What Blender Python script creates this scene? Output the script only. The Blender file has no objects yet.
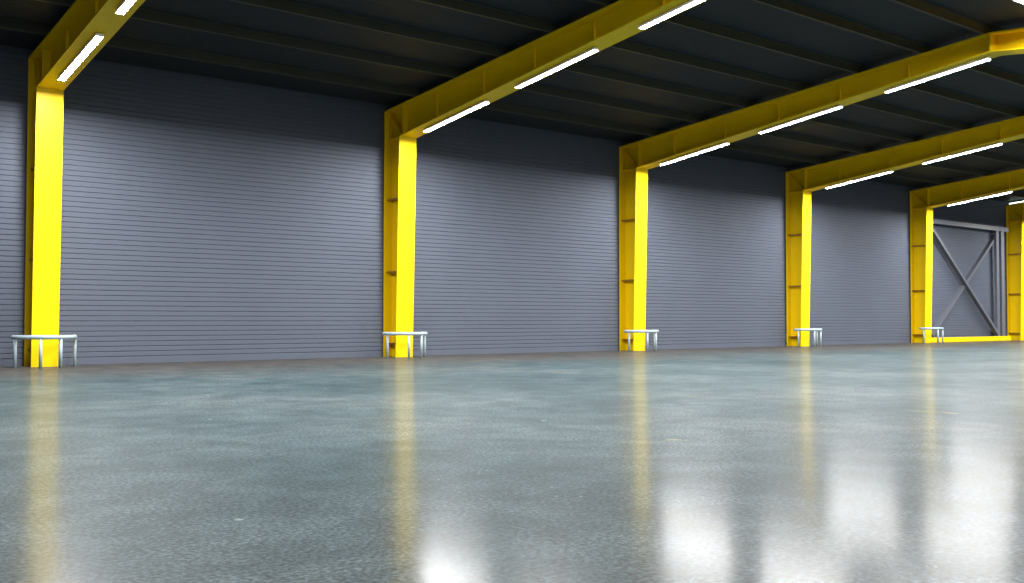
import bpy, math, random
from mathutils import Vector

# ------------------------------------------------------------------ camera, world, exposure
scene = bpy.context.scene
COL = scene.collection
cam_data = bpy.data.cameras.new('camera')
cam_data.sensor_width = 36.0
cam_data.lens = 991.05 / 1024 * 36.0
cam_data.clip_end = 300
cam = bpy.data.objects.new('camera', cam_data)
cam.location = (0, 0, 1.0007)
cam.rotation_euler = (math.pi / 2 + 0.02914, 0, -0.67033)
COL.objects.link(cam)
scene.camera = cam

world = bpy.data.worlds.new('world')
scene.world = world
world.use_nodes = True
world.node_tree.nodes['Background'].inputs[0].default_value = (0.02, 0.022, 0.025, 1)
world.node_tree.nodes['Background'].inputs[1].default_value = 0.3

scene.view_settings.view_transform = 'Standard'
scene.view_settings.look = 'None'
scene.view_settings.gamma = 1.0
scene.view_settings.use_curve_mapping = False
scene.view_settings.exposure = 0.0
STRIP_POWER = 560.0                       # emission of the light strips
scene.cycles.use_denoising = True
scene.cycles.max_bounces = 10
scene.cycles.diffuse_bounces = 6
scene.cycles.glossy_bounces = 5
scene.cycles.sample_clamp_indirect = 6.0
scene.cycles.caustics_reflective = True

# ------------------------------------------------------------------ measured layout (metres)
X1, SPACING, N_FRAMES = 5.398, 9.101, 6
YB, YT, YO = 23.013, 22.856, 23.662      # column: inner flange at floor / at knee, outer flange
W = 0.5465                               # flange width
ZK, ZO = 6.0, 6.805                      # knee underside, eaves top
SB, ST = 0.1161, 0.0816                  # slopes of rafter underside and top
YR = 11.22                               # ridge
WALL_Y = 23.70
XL, XR = -4.0, 56.0                      # ends of the hall
YF = 2 * YR - WALL_Y                     # wall behind the camera
def zb(y): return ZK + SB * (YT - (y if y >= YR else 2 * YR - y))
def zt(y): return ZO + ST * (YO - (y if y >= YR else 2 * YR - y))
FX = [X1 + SPACING * i for i in range(N_FRAMES)]

# ------------------------------------------------------------------ materials
def new_mat(name):
    m = bpy.data.materials.new(name); m.use_nodes = True
    nt = m.node_tree
    return m, nt, nt.nodes['Principled BSDF']

def paint(name, col, rough, var=0.06, scale=3.0, metal=0.0, spec=0.5, bump=0.0):
    m, nt, b = new_mat(name)
    tc = nt.nodes.new('ShaderNodeTexCoord')
    n = nt.nodes.new('ShaderNodeTexNoise'); n.inputs['Scale'].default_value = scale
    n.inputs['Detail'].default_value = 5
    nt.links.new(tc.outputs['Object'], n.inputs['Vector'])
    r = nt.nodes.new('ShaderNodeValToRGB')
    r.color_ramp.elements[0].position = 0.3; r.color_ramp.elements[1].position = 0.7
    r.color_ramp.elements[0].color = [c * (1 - var) for c in col] + [1]
    r.color_ramp.elements[1].color = [min(1, c * (1 + var)) for c in col] + [1]
    nt.links.new(n.outputs['Fac'], r.inputs['Fac'])
    nt.links.new(r.outputs['Color'], b.inputs['Base Color'])
    b.inputs['Roughness'].default_value = rough
    b.inputs['Metallic'].default_value = metal
    b.inputs['Specular IOR Level'].default_value = spec
    return m

M_YELLOW = paint('yellow_paint', (0.86, 0.60, 0.004), 0.42, 0.03, 1.5, spec=0.15)
M_PLATE = paint('brown_ochre_plate', (0.30, 0.14, 0.006), 0.5, 0.05, 6.0)  # column stiffener plates, browner and darker than the frame
M_WALL = paint('grey_cladding', (0.095, 0.109, 0.142), 0.6, 0.03, 0.8, spec=0.12)
M_ROOF = paint('dark_roof_sheet', (0.026, 0.031, 0.036), 0.6, 0.05, 0.8, spec=0.12)
M_PURLIN = paint('dark_purlin_paint', (0.060, 0.061, 0.046), 0.6, 0.05, 2.0, spec=0.2)
M_BRACE = paint('grey_brace_paint', (0.112, 0.122, 0.146), 0.45, 0.04, 3.0)
M_GUARD = paint('pale_galvanised_tube', (0.33, 0.42, 0.46), 0.4, 0.05, 8.0)
M_HOUSING = paint('white_fixture_enamel', (0.75, 0.75, 0.74), 0.4, 0.02, 6.0)

def emitter(name, col, strength):
    m, nt, b = new_mat(name)
    nt.nodes.remove(b)
    e = nt.nodes.new('ShaderNodeEmission')
    e.inputs['Color'].default_value = (*col, 1); e.inputs['Strength'].default_value = strength
    nt.links.new(e.outputs[0], nt.nodes['Material Output'].inputs['Surface'])
    return m
M_LIGHT = emitter('strip_light', (1.0, 0.985, 0.975), STRIP_POWER)
M_GREENLIGHT = emitter('green_white_light', (0.80, 1.0, 0.85), 6.0)

def floor_material():
    m, nt, b = new_mat('polished_concrete')
    N, L = nt.nodes, nt.links
    tc = N.new('ShaderNodeTexCoord')
    def noise(scale, detail, rough=0.55, dist=0.0, stretch=None):
        n = N.new('ShaderNodeTexNoise')
        n.inputs['Scale'].default_value = scale; n.inputs['Detail'].default_value = detail
        n.inputs['Roughness'].default_value = rough; n.inputs['Distortion'].default_value = dist
        L.new(tc.outputs['Object'], n.inputs['Vector'])
        return n
    def ramp(src, stops):
        r = N.new('ShaderNodeValToRGB')
        els = r.color_ramp.elements
        while len(els) < len(stops): els.new(0.5)
        for e, (p, c) in zip(els, stops):
            e.position = p; e.color = (*c, 1)
        L.new(src, r.inputs['Fac'])
        return r
    def mix(fac, a, bb, blend='MIX'):
        x = N.new('ShaderNodeMix'); x.data_type = 'RGBA'; x.blend_type = blend
        if isinstance(fac, float): x.inputs['Factor'].default_value = fac
        else: L.new(fac, x.inputs['Factor'])
        for s, v in (('A', a), ('B', bb)):
            sock = [i for i in x.inputs if i.name == s and i.type == 'RGBA'][0]
            if isinstance(v, tuple): sock.default_value = (*v, 1)
            else: L.new(v, sock)
        return [o for o in x.outputs if o.type == 'RGBA'][0]
    big = noise(0.28, 6, 0.6, 0.4)
    base = ramp(big.outputs['Fac'], [(0.38, (0.030, 0.052, 0.058)), (0.52, (0.046, 0.070, 0.077)), (0.64, (0.065, 0.086, 0.091))])
    mid = noise(1.7, 9, 0.75, 0.3)
    midr = ramp(mid.outputs['Fac'], [(0.42, (0.72, 0.74, 0.74)), (0.60, (1.20, 1.18, 1.17))])
    c = mix(1.0, base.outputs['Color'], midr.outputs['Color'], 'MULTIPLY')
    fine = noise(36.0, 5, 0.75)
    finer = ramp(fine.outputs['Fac'], [(0.41, (0.40, 0.43, 0.43)), (0.50, (0.95, 0.95, 0.95)), (0.61, (1.85, 1.82, 1.80))])
    c = mix(0.9, c, finer.outputs['Color'], 'MULTIPLY')
    # small pale chips
    vor = N.new('ShaderNodeTexVoronoi'); vor.inputs['Scale'].default_value = 7.0
    L.new(tc.outputs['Object'], vor.inputs['Vector'])
    chips = ramp(vor.outputs['Distance'], [(0.0, (1, 1, 1)), (0.05, (1, 1, 1)), (0.085, (0, 0, 0))])
    gate = noise(0.9, 3)
    gater = ramp(gate.outputs['Fac'], [(0.50, (0, 0, 0)), (0.60, (0.5, 0.5, 0.5))])
    fac = mix(1.0, chips.outputs['Color'], gater.outputs['Color'], 'MULTIPLY')
    c = mix(fac, c, (0.28, 0.32, 0.32))
    v2 = N.new('ShaderNodeTexVoronoi'); v2.inputs['Scale'].default_value = 1.3
    L.new(tc.outputs['Object'], v2.inputs['Vector'])
    sc = ramp(v2.outputs['Distance'], [(0.0, (0.8, 0.8, 0.8)), (0.02, (0.6, 0.6, 0.6)), (0.045, (0, 0, 0))])
    sf = mix(1.0, sc.outputs['Color'], finer.outputs['Color'], 'MULTIPLY')
    c = mix(sf, c, (0.28, 0.33, 0.33))
    # rare yellowish stains
    st = noise(1.15, 2, 0.5, 0.6)
    str_ = ramp(st.outputs['Fac'], [(0.745, (0, 0, 0)), (0.78, (0.6, 0.6, 0.6))])
    c = mix(str_.outputs['Color'], c, (0.20, 0.19, 0.09))
    # browner strip of floor with a weaker coat along the back wall, with an uneven edge
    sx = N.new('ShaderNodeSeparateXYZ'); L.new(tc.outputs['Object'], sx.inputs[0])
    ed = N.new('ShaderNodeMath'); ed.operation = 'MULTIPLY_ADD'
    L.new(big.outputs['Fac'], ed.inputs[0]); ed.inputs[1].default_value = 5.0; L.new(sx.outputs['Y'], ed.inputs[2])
    back_strip = N.new('ShaderNodeMapRange'); back_strip.interpolation_type = 'SMOOTHSTEP'
    back_strip.inputs['From Min'].default_value = 18.0; back_strip.inputs['From Max'].default_value = 24.5
    L.new(ed.outputs[0], back_strip.inputs['Value'])
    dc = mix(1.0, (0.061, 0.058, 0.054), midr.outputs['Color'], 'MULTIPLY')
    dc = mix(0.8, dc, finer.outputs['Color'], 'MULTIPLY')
    c = mix(back_strip.outputs[0], c, dc)
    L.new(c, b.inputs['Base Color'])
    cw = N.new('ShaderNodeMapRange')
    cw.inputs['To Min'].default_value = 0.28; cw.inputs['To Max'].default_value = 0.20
    L.new(back_strip.outputs[0], cw.inputs['Value']); L.new(cw.outputs[0], b.inputs['Coat Weight'])
    # a broad sheen of the concrete under a thin polished sealer
    b.inputs['Roughness'].default_value = 0.55
    b.inputs['Specular IOR Level'].default_value = 0.03
    b.inputs['Coat IOR'].default_value = 1.45
    rr = N.new('ShaderNodeMapRange')
    rr.inputs['To Min'].default_value = 0.155; rr.inputs['To Max'].default_value = 0.185
    L.new(mid.outputs['Fac'], rr.inputs['Value']); L.new(rr.outputs[0], b.inputs['Coat Roughness'])
    bp = N.new('ShaderNodeBump'); bp.inputs['Strength'].default_value = 0.012; bp.inputs['Distance'].default_value = 0.01
    L.new(fine.outputs['Fac'], bp.inputs['Height']); L.new(bp.outputs[0], b.inputs['Normal'])
    return m
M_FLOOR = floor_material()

# ------------------------------------------------------------------ mesh helpers
class MB:
    """collects polygons and links them as one mesh object"""
    def __init__(self): self.v, self.f, self.mi = [], [], []
    def add(self, verts, faces, mi=0):
        o = len(self.v); self.v += [tuple(p) for p in verts]
        self.f += [tuple(o + i for i in f) for f in faces]; self.mi += [mi] * len(faces)
    def box(self, x0, x1, y0, y1, z0, z1):
        self.add([(x0, y0, z0), (x1, y0, z0), (x1, y1, z0), (x0, y1, z0), (x0, y0, z1), (x1, y0, z1), (x1, y1, z1), (x0, y1, z1)],
                 [(3, 2, 1, 0), (4, 5, 6, 7), (0, 1, 5, 4), (1, 2, 6, 5), (2, 3, 7, 6), (3, 0, 4, 7)])
    def prism(self, poly, x0, x1):
        """poly of (y, z) extruded along x"""
        n = len(poly)
        self.add([(x0, y, z) for y, z in poly] + [(x1, y, z) for y, z in poly],
                 [tuple(range(n)), tuple(range(2 * n - 1, n - 1, -1))] + [(i, i + n, (i + 1) % n + n, (i + 1) % n) for i in range(n)])
    def bar(self, a, b, w, d, up=(0, 0, 1)):
        """rectangular bar from a to b: w across (in the up plane), d thick"""
        a, b = Vector(a), Vector(b); t = (b - a).normalized()
        s = Vector(up).cross(t).normalized(); u = t.cross(s)
        q = [(-d / 2, -w / 2), (d / 2, -w / 2), (d / 2, w / 2), (-d / 2, w / 2)]
        vs = [a + s * i + u * j for i, j in q] + [b + s * i + u * j for i, j in q]
        self.add(vs, [(3, 2, 1, 0), (4, 5, 6, 7), (0, 1, 5, 4), (1, 2, 6, 5), (2, 3, 7, 6), (3, 0, 4, 7)])
    def tube(self, pts, r, seg=14, closed_ends=True):
        pts = [Vector(p) for p in pts]; rings = []
        for i, p in enumerate(pts):
            t = (pts[min(i + 1, len(pts) - 1)] - pts[max(i - 1, 0)]).normalized()
            ref = Vector((0, 0, 1)) if abs(t.z) < 0.9 else Vector((1, 0, 0))
            s = t.cross(ref).normalized(); u = s.cross(t)
            rings.append([p + s * math.cos(a) * r + u * math.sin(a) * r for a in [2 * math.pi * k / seg for k in range(seg)]])
        vs = [v for ring in rings for v in ring]; fs = []
        for i in range(len(rings) - 1):
            for k in range(seg):
                a, b = i * seg + k, i * seg + (k + 1) % seg
                fs.append((a, b, b + seg, a + seg))
        if closed_ends:
            fs.append(tuple(range(seg - 1, -1, -1))); o = (len(rings) - 1) * seg
            fs.append(tuple(o + k for k in range(seg)))
        self.add(vs, fs)
    def build(self, name, mats, parent=None, smooth=False, bevel=0.0):
        import bmesh
        me = bpy.data.meshes.new(name)
        me.from_pydata(self.v, [], self.f)
        for m in (mats if isinstance(mats, (list, tuple)) else [mats]): me.materials.append(m)
        for p, i in zip(me.polygons, self.mi): p.material_index = i
        bm = bmesh.new(); bm.from_mesh(me)
        bmesh.ops.recalc_face_normals(bm, faces=bm.faces)
        bm.to_mesh(me); bm.free()
        if smooth:
            for p in me.polygons: p.use_smooth = len(p.vertices) == 4
        o = bpy.data.objects.new(name, me); COL.objects.link(o)
        if parent: o.parent = parent
        if bevel:
            md = o.modifiers.new('bevel', 'BEVEL'); md.width = bevel; md.segments = 2
            md.limit_method = 'ANGLE'; md.angle_limit = math.radians(40)
        return o

def tag(o, label, cat, group=None):
    o['label'] = label; o['category'] = cat
    if group: o['group'] = group
    return o
def thing(name, label, cat, loc, group=None, rot=(0, 0, 0)):
    o = bpy.data.objects.new(name, None); COL.objects.link(o)
    o.location = loc; o.rotation_euler = rot; o.empty_display_size = 0.2
    return tag(o, label, cat, group)
def struct(o):
    o['kind'] = 'structure'; return o
def dup(root, loc, label):
    r = root.copy(); COL.objects.link(r); r.location = loc; r['label'] = label
    for ch in list(root.children):
        c = ch.copy(); COL.objects.link(c); c.parent = r
        for g in list(ch.children):
            d = g.copy(); COL.objects.link(d); d.parent = c
    return r

# ------------------------------------------------------------------ room shell
PITCH, GROOVE, DEPTH = 0.1175, 0.030, 0.0145
def slat_profile(length, first, back, depth=None):
    """front outline (offset into the wall, distance along) of ribbed sheeting, closed behind"""
    pts = [(0.0, 0.0)]
    depth = depth or DEPTH
    s = first
    while s + GROOVE < length:
        pts += [(0.0, s - GROOVE / 2), (depth, s - GROOVE * 0.22), (depth, s + GROOVE * 0.22), (0.0, s + GROOVE / 2)]
        s += PITCH
    pts += [(0.0, length)]
    return pts + [(back, length), (back, 0.0)]

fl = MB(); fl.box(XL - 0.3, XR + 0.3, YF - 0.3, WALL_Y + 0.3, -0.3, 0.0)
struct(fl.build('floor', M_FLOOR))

H_WALL = zt(WALL_Y) + 0.22
b = MB(); b.prism([(WALL_Y + o, z) for o, z in slat_profile(H_WALL, 0.16, 0.2)], XL, XR)
struct(b.build('wall_back', M_WALL))
b = MB(); b.prism([(YF - o, z) for o, z in slat_profile(H_WALL, 0.16, 0.2)], XL, XR)
struct(b.build('wall_front', M_WALL))
def end_wall(name, x, sgn):
    m = MB()
    prof = slat_profile(zt(YR) + 0.22, 0.16, 0.2)
    n = len(prof)
    m.add([(x + sgn * o, YF, z) for o, z in prof] + [(x + sgn * o, WALL_Y, z) for o, z in prof],
          [tuple(range(n)), tuple(range(2 * n - 1, n - 1, -1))] + [(i, i + n, (i + 1) % n + n, (i + 1) % n) for i in range(n)])
    struct(m.build(name, M_WALL))
end_wall('wall_left', XL, -1); end_wall('wall_right', XR, 1)

PUR_H = 0.20
def roof_slope(m, near):
    """near = True: slope above the back wall; ribbed sheet seen from below"""
    y0, y1 = (WALL_Y + 0.2, YR) if near else (YF - 0.2, YR)
    z0 = zt(WALL_Y + 0.2) + PUR_H; z1 = zt(YR) + PUR_H
    L = math.hypot(y1 - y0, z1 - z0)
    ty, tz = (y1 - y0) / L, (z1 - z0) / L
    ny, nz = (-tz, ty) if ty > 0 else (tz, -ty)
    if nz < 0: ny, nz = -ny, -nz
    poly = [(y0 + ty * s + ny * o, z0 + tz * s + nz * o) for o, s in slat_profile(L, 0.3, 0.12, 0.005)]
    m.prism(poly, XL - 0.2, XR + 0.2)
rf = MB(); roof_slope(rf, True); roof_slope(rf, False)
struct(rf.build('ceiling', M_ROOF))

# ------------------------------------------------------------------ portal frames
FT, WT = 0.035, 0.022                    # flange and web thickness
def half_frame(root, side):
    """side = 1: column at the back wall; side = -1: its mirror image behind the camera"""
    def Y(y): return (y if side > 0 else 2 * YR - y) - YB
    def P(poly): return [(Y(y), z) for y, z in poly]
    xo = W / 2
    # column: inner flange, outer flange, web
    c = MB()
    c.prism(P([(YB, 0), (YB + FT, 0), (YT + FT, ZK), (YT, ZK)]), -xo, xo)
    c.prism(P([(YO - FT, 0), (YO, 0), (YO, ZK), (YO - FT, ZK)]), -xo, xo)
    c.prism(P([(YB + FT, 0), (YO - FT, 0), (YO - FT, ZK), (YT + FT, ZK)]), -WT / 2, WT / 2)
    column = c.build('column', M_YELLOW, root)
    def yin(z): return YB + (YT - YB) * z / ZK + FT
    for z in (0.34, 2.31, 4.31):
        for s in (-1, 1):
            p = MB()
            p.prism(P([(yin(z), z), (YO - FT, z), (YO - FT, z + 0.045), (yin(z), z + 0.045)]), s * WT / 2, s * (xo - 0.07))
            p.build('stiffener_plate', M_PLATE, column)
    # haunch: the knee panel joining column and rafter
    h = MB()
    h.prism(P([(YO - FT, ZK), (YO, ZK), (YO, ZO), (YO - FT, ZO)]), -xo, xo)
    h.prism(P([(YO, ZO), (YT, zt(YT)), (YT, zt(YT) - FT), (YO, ZO - FT)]), -xo, xo)
    h.prism(P([(YO - FT, ZK), (YO - FT, ZO - FT), (YT, zt(YT) - FT), (YT, ZK)]), -WT / 2, WT / 2)
    haunch = h.build('haunch', M_YELLOW, root)
    for s in (-1, 1):
        for poly in ([(YT, ZK), (YO - FT, ZK), (YO - FT, ZK + 0.03), (YT, ZK + 0.03)],
                     [(YT, ZK + 0.03), (YT, zt(YT) - FT), (YT + 0.03, zt(YT) - FT), (YT + 0.03, ZK + 0.03)],
                     [(YT + 0.03, ZK + 0.03), (YO - FT - 0.03, ZO - FT), (YO - FT, ZO - FT), (YT + 0.06, ZK + 0.03)]):
            p = MB(); p.prism(P(poly), s * WT / 2, s * (xo - 0.10))
            p.build('stiffener_plate', M_YELLOW, haunch)
    # rafter
    r = MB()
    r.prism(P([(YT, ZK), (YR, zb(YR)), (YR, zb(YR) + FT), (YT, ZK + FT)]), -xo, xo)
    r.prism(P([(YT, zt(YT) - FT), (YR, zt(YR) - FT), (YR, zt(YR)), (YT, zt(YT))]), -xo, xo)
    r.prism(P([(YT, ZK + FT), (YR, zb(YR) + FT), (YR, zt(YR) - FT), (YT, zt(YT) - FT)]), -WT / 2, WT / 2)
    rafter = r.build('rafter', M_YELLOW, root)
    for y in (21.4, 19.35, 17.4, 15.4, 13.4):
        for s in (-1, 1):
            p = MB()
            p.prism(P([(y - 0.01, zb(y) + FT), (y + 0.01, zb(y) + FT), (y + 0.01, zt(y) - FT), (y - 0.01, zt(y) - FT)]), s * WT / 2, s * (xo - 0.21))
            p.build('stiffener_plate', M_YELLOW, rafter)

ORD = ['leftmost', 'second from left', 'third from left', 'fourth from left', 'fifth from left', 'rightmost']
frame_labels = [
    'yellow steel portal frame at the far left, its rafter leaving the top of the picture',
    'yellow steel portal frame second from left, with three light strips under its rafter',
    'yellow steel portal frame third from left, whose ridge bend shows at top right',
    'yellow steel portal frame fourth from left, its rafter running out at the right edge',
    'yellow steel portal frame just left of the grey cross bracing',
    'farthest yellow steel portal frame, right of the cross bracing, column without a guard',
]
proto = thing('portal_frame', frame_labels[0], 'steel frame', (FX[0], YB, 0), 'yellow portal frames')
half_frame(proto, 1); half_frame(proto, -1)
rp = MB()
rp.prism([(YR - YB - 0.02, zb(YR)), (YR - YB + 0.02, zb(YR)), (YR - YB + 0.02, zt(YR) - 0.005), (YR - YB - 0.02, zt(YR) - 0.005)], -W / 2 + 0.004, W / 2 - 0.004)
rp.build('ridge_plate', M_YELLOW, proto)
for i in range(1, N_FRAMES): dup(proto, (FX[i], YB, 0), frame_labels[i])

# ------------------------------------------------------------------ purlins on the rafters
pur_y = [22.04, 20.2, 18.36, 16.52, 14.7, 12.9, 11.32]
pl_lab = ['dark grey roof purlin nearest the back wall, over all yellow rafters',
          'dark grey roof purlin second from the back wall',
          'dark grey roof purlin third from the back wall',
          'dark grey roof purlin fourth from the back wall',
          'dark grey roof purlin fifth from the back wall',
          'dark grey roof purlin sixth from the back wall, last before the ridge',
          'dark grey roof purlin right at the ridge, meeting the bend of the third frame']
def purlin(y, label, near=True):
    d = 1 if near else -1
    z = zt(y); t = 0.010
    m = MB()
    m.prism([(0, 0), (d * t, 0), (d * t, PUR_H), (0, PUR_H)], XL + 0.02, XR - 0.02)
    m.prism([(d * t, 0), (d * 0.075, 0), (d * 0.075, t), (d * t, t)], XL + 0.02, XR - 0.02)
    m.prism([(d * 0.075, 0), (d * 0.075, 0.03), (d * 0.065, 0.03), (d * 0.065, t)], XL + 0.02, XR - 0.02)
    m.prism([(0, PUR_H), (-d * 0.06, PUR_H), (-d * 0.06, PUR_H - t), (0, PUR_H - t)], XL + 0.02, XR - 0.02)
    o = m.build('roof_purlin', M_PURLIN); o.location = (0, y, z)
    tag(o, label, 'purlin', 'roof purlins')
for y, l in zip(pur_y, pl_lab): purlin(y, l)
far_y = [9.38] + [2 * YR - y for y in pur_y[-3::-1]]
for k, y in enumerate(far_y):
    purlin(y, 'dark grey roof purlin on the far roof slope, ' + ['first', 'second', 'third', 'fourth', 'fifth', 'sixth', 'seventh'][k] + ' beyond the ridge', False)

# ------------------------------------------------------------------ light strips under the rafters
LW, LL, LH = 0.145, 2.72, 0.055
CLIP = 0.022
ang = -math.atan(SB)
def make_light(loc, label):
    root = thing('light_strip', label, 'light', loc, 'light strips under the rafters', (ang, 0, 0))
    h = MB()
    h.box(-LW / 2, LW / 2, -LL / 2, LL / 2, -0.03, 0.0)
    h.box(-LW / 2, -LW / 2 + 0.006, -LL / 2, LL / 2, -LH, -0.03)
    h.box(LW / 2 - 0.006, LW / 2, -LL / 2, LL / 2, -LH, -0.03)
    h.build('housing', M_HOUSING, root)
    for s in (-1, 1):
        e = MB(); e.box(-LW / 2, LW / 2, s * LL / 2, s * (LL / 2 + 0.012), -LH, 0.0)
        e.build('end_cap', M_HOUSING, root)
    for s in (-1, 1):
        e = MB(); e.box(-0.03, 0.03, s * 0.95 - 0.04, s * 0.95 + 0.04, 0.0, CLIP)
        e.build('mounting_clip', M_HOUSING, root)
    d = MB(); x = LW / 2 - 0.006
    d.box(-x, x, -LL / 2, LL / 2, -LH, -0.03)
    o = d.build('diffuser', [M_HOUSING, M_LIGHT], root)
    for p in o.data.polygons:                               # only the underside gives off light
        if p.normal.z < -0.9: p.material_index = 1
    return root
light_y = [(22.07 + 19.24) / 2, (18.17 + 15.34) / 2, (14.1 + 11.34) / 2]
which = ['nearest the wall', 'in the middle', 'nearest the ridge']
fname = ['leftmost yellow frame', 'second yellow frame from left', 'third yellow frame from left', 'fourth yellow frame from left',
         'yellow frame beside the bracing', 'farthest yellow frame']
lp = None
for i in range(N_FRAMES):
    for k, y in enumerate(light_y):
        lab = 'white light strip under the rafter of the %s, %s' % (fname[i], which[k])
        loc = (FX[i] + 0.01, y, zb(y) - 0.004 - CLIP)
        if lp is None: lp = make_light(loc, lab)
        else: dup(lp, loc, lab)
# a row of the same strips under the first purlin beyond the ridge, running along the hall
RY = far_y[0]
rlab = ['beyond the left edge', 'in the second bay from left', 'cut by the top right corner', 'in the fourth bay', 'in the fifth bay', 'in the farthest bay']
fill_lab = ['beyond the left edge', 'in the second bay from left', 'in the third bay from left', 'in the fourth bay', 'in the fifth bay', 'in the farthest bay']
for i in range(N_FRAMES):
    o = dup(lp, (FX[i] - 2.05, RY - 0.0375, zt(RY) - 0.004 - CLIP), 'white light strip under the first purlin past the ridge, ' + rlab[i])
    o.rotation_euler = (0, 0, math.pi / 2); o['group'] = 'light strips under the far purlins'
for i in range(N_FRAMES):  # unseen second row of strips, added to brighten the near floor
    y = far_y[2]
    o = dup(lp, (FX[i] - 2.05, y - 0.0375, zt(y) - 0.004 - CLIP), 'added unseen white light strip under the third purlin past the ridge, ' + fill_lab[i])
    o.rotation_euler = (0, 0, math.pi / 2); o['group'] = 'light strips under the far purlins'
# small greenish lamp along the top edge of the farthest rafter
gy = 22.82
g = thing('rafter_lamp', 'thin greenish-white lamp along the top edge of the farthest yellow rafter', 'light',
          (FX[5] - W / 2 + 0.02, gy, zt(gy) + 0.006), None, (-math.atan(ST), 0, 0))
m = MB(); m.box(-0.03, 0.03, -0.65, 0.65, 0.0, 0.03); m.build('housing', M_HOUSING, g)
m = MB(); m.box(-0.028, 0.028, -0.65, 0.65, 0.03, 0.075); m.build('diffuser', M_GREENLIGHT, g)

# ------------------------------------------------------------------ tubular guards round the column feet
GR, GZ, LEG_A = 0.61, 0.645, (13, 71, 109, 167)
def make_guard(loc, label):
    root = thing('column_guard', label, 'guard rail', loc, 'tubular guards round the columns')
    pts = [(GR + 0.0, 0.05, GZ)] + [(GR * math.cos(math.radians(-a)), GR * math.sin(math.radians(-a)), GZ) for a in range(0, 181, 5)] + [(-GR, 0.05, GZ)]
    m = MB(); m.tube(pts, 0.046, 16); m.build('rail', M_GUARD, root, smooth=True)
    for a in LEG_A:
        x, y = GR * math.cos(math.radians(a)), -GR * math.sin(math.radians(a))
        m = MB(); m.tube([(x, y, 0.0), (x, y, GZ - 0.01)], 0.033, 14)
        m.build('leg', M_GUARD, root, smooth=True)
    return root
gl = ['pale curved tube guard round the foot of the leftmost yellow column',
      'pale curved tube guard round the foot of the second yellow column from left',
      'pale curved tube guard round the foot of the third yellow column from left',
      'pale curved tube guard round the foot of the fourth yellow column from left',
      'farthest pale curved tube guard, beside the grey cross bracing']
gp = make_guard((FX[0] - 0.02, YB, 0), gl[0])
for i in range(1, 5): dup(gp, (FX[i] - 0.02, YB, 0), gl[i])

# ------------------------------------------------------------------ cross bracing between the two farthest frames
br = thing('cross_brace', 'grey steel cross bracing with top rail and two posts in the farthest bay', 'bracing', (46.2, 23.5, 0))
def bb(x0, x1, y0, y1, z0, z1, name):
    m = MB(); m.box(x0 - 46.2, x1 - 46.2, y0 - 23.5, y1 - 23.5, z0, z1); return m.build(name, M_BRACE, br, bevel=0.006)
bb(FX[4] + W / 2 + 0.02, 50.34, 23.40, 23.66, 5.43, 5.64, 'top_rail')
bb(49.10, 49.36, 23.42, 23.545, 0.0, 5.43, 'post')
bb(49.60, 49.88, 23.42, 23.545, 0.0, 5.43, 'post')
for a, c, y in (((42.70, 5.42), (49.08, 0.36), 23.475), ((43.15, 0.30), (49.52, 5.30), 23.622)):
    m = MB(); m.bar((a[0] - 46.2, y - 23.5, a[1]), (c[0] - 46.2, y - 23.5, c[1]), 0.20, 0.14, up=(0, 1, 0))
    m.build('diagonal', M_BRACE, br)
m = MB(); m.box(FX[4] + W / 2 + 0.02, 50.22, 23.30, 23.41, 0.0, 0.22)
o = m.build('base_beam', M_YELLOW, bevel=0.008)
tag(o, 'low yellow steel beam on the floor below the grey cross bracing', 'beam')
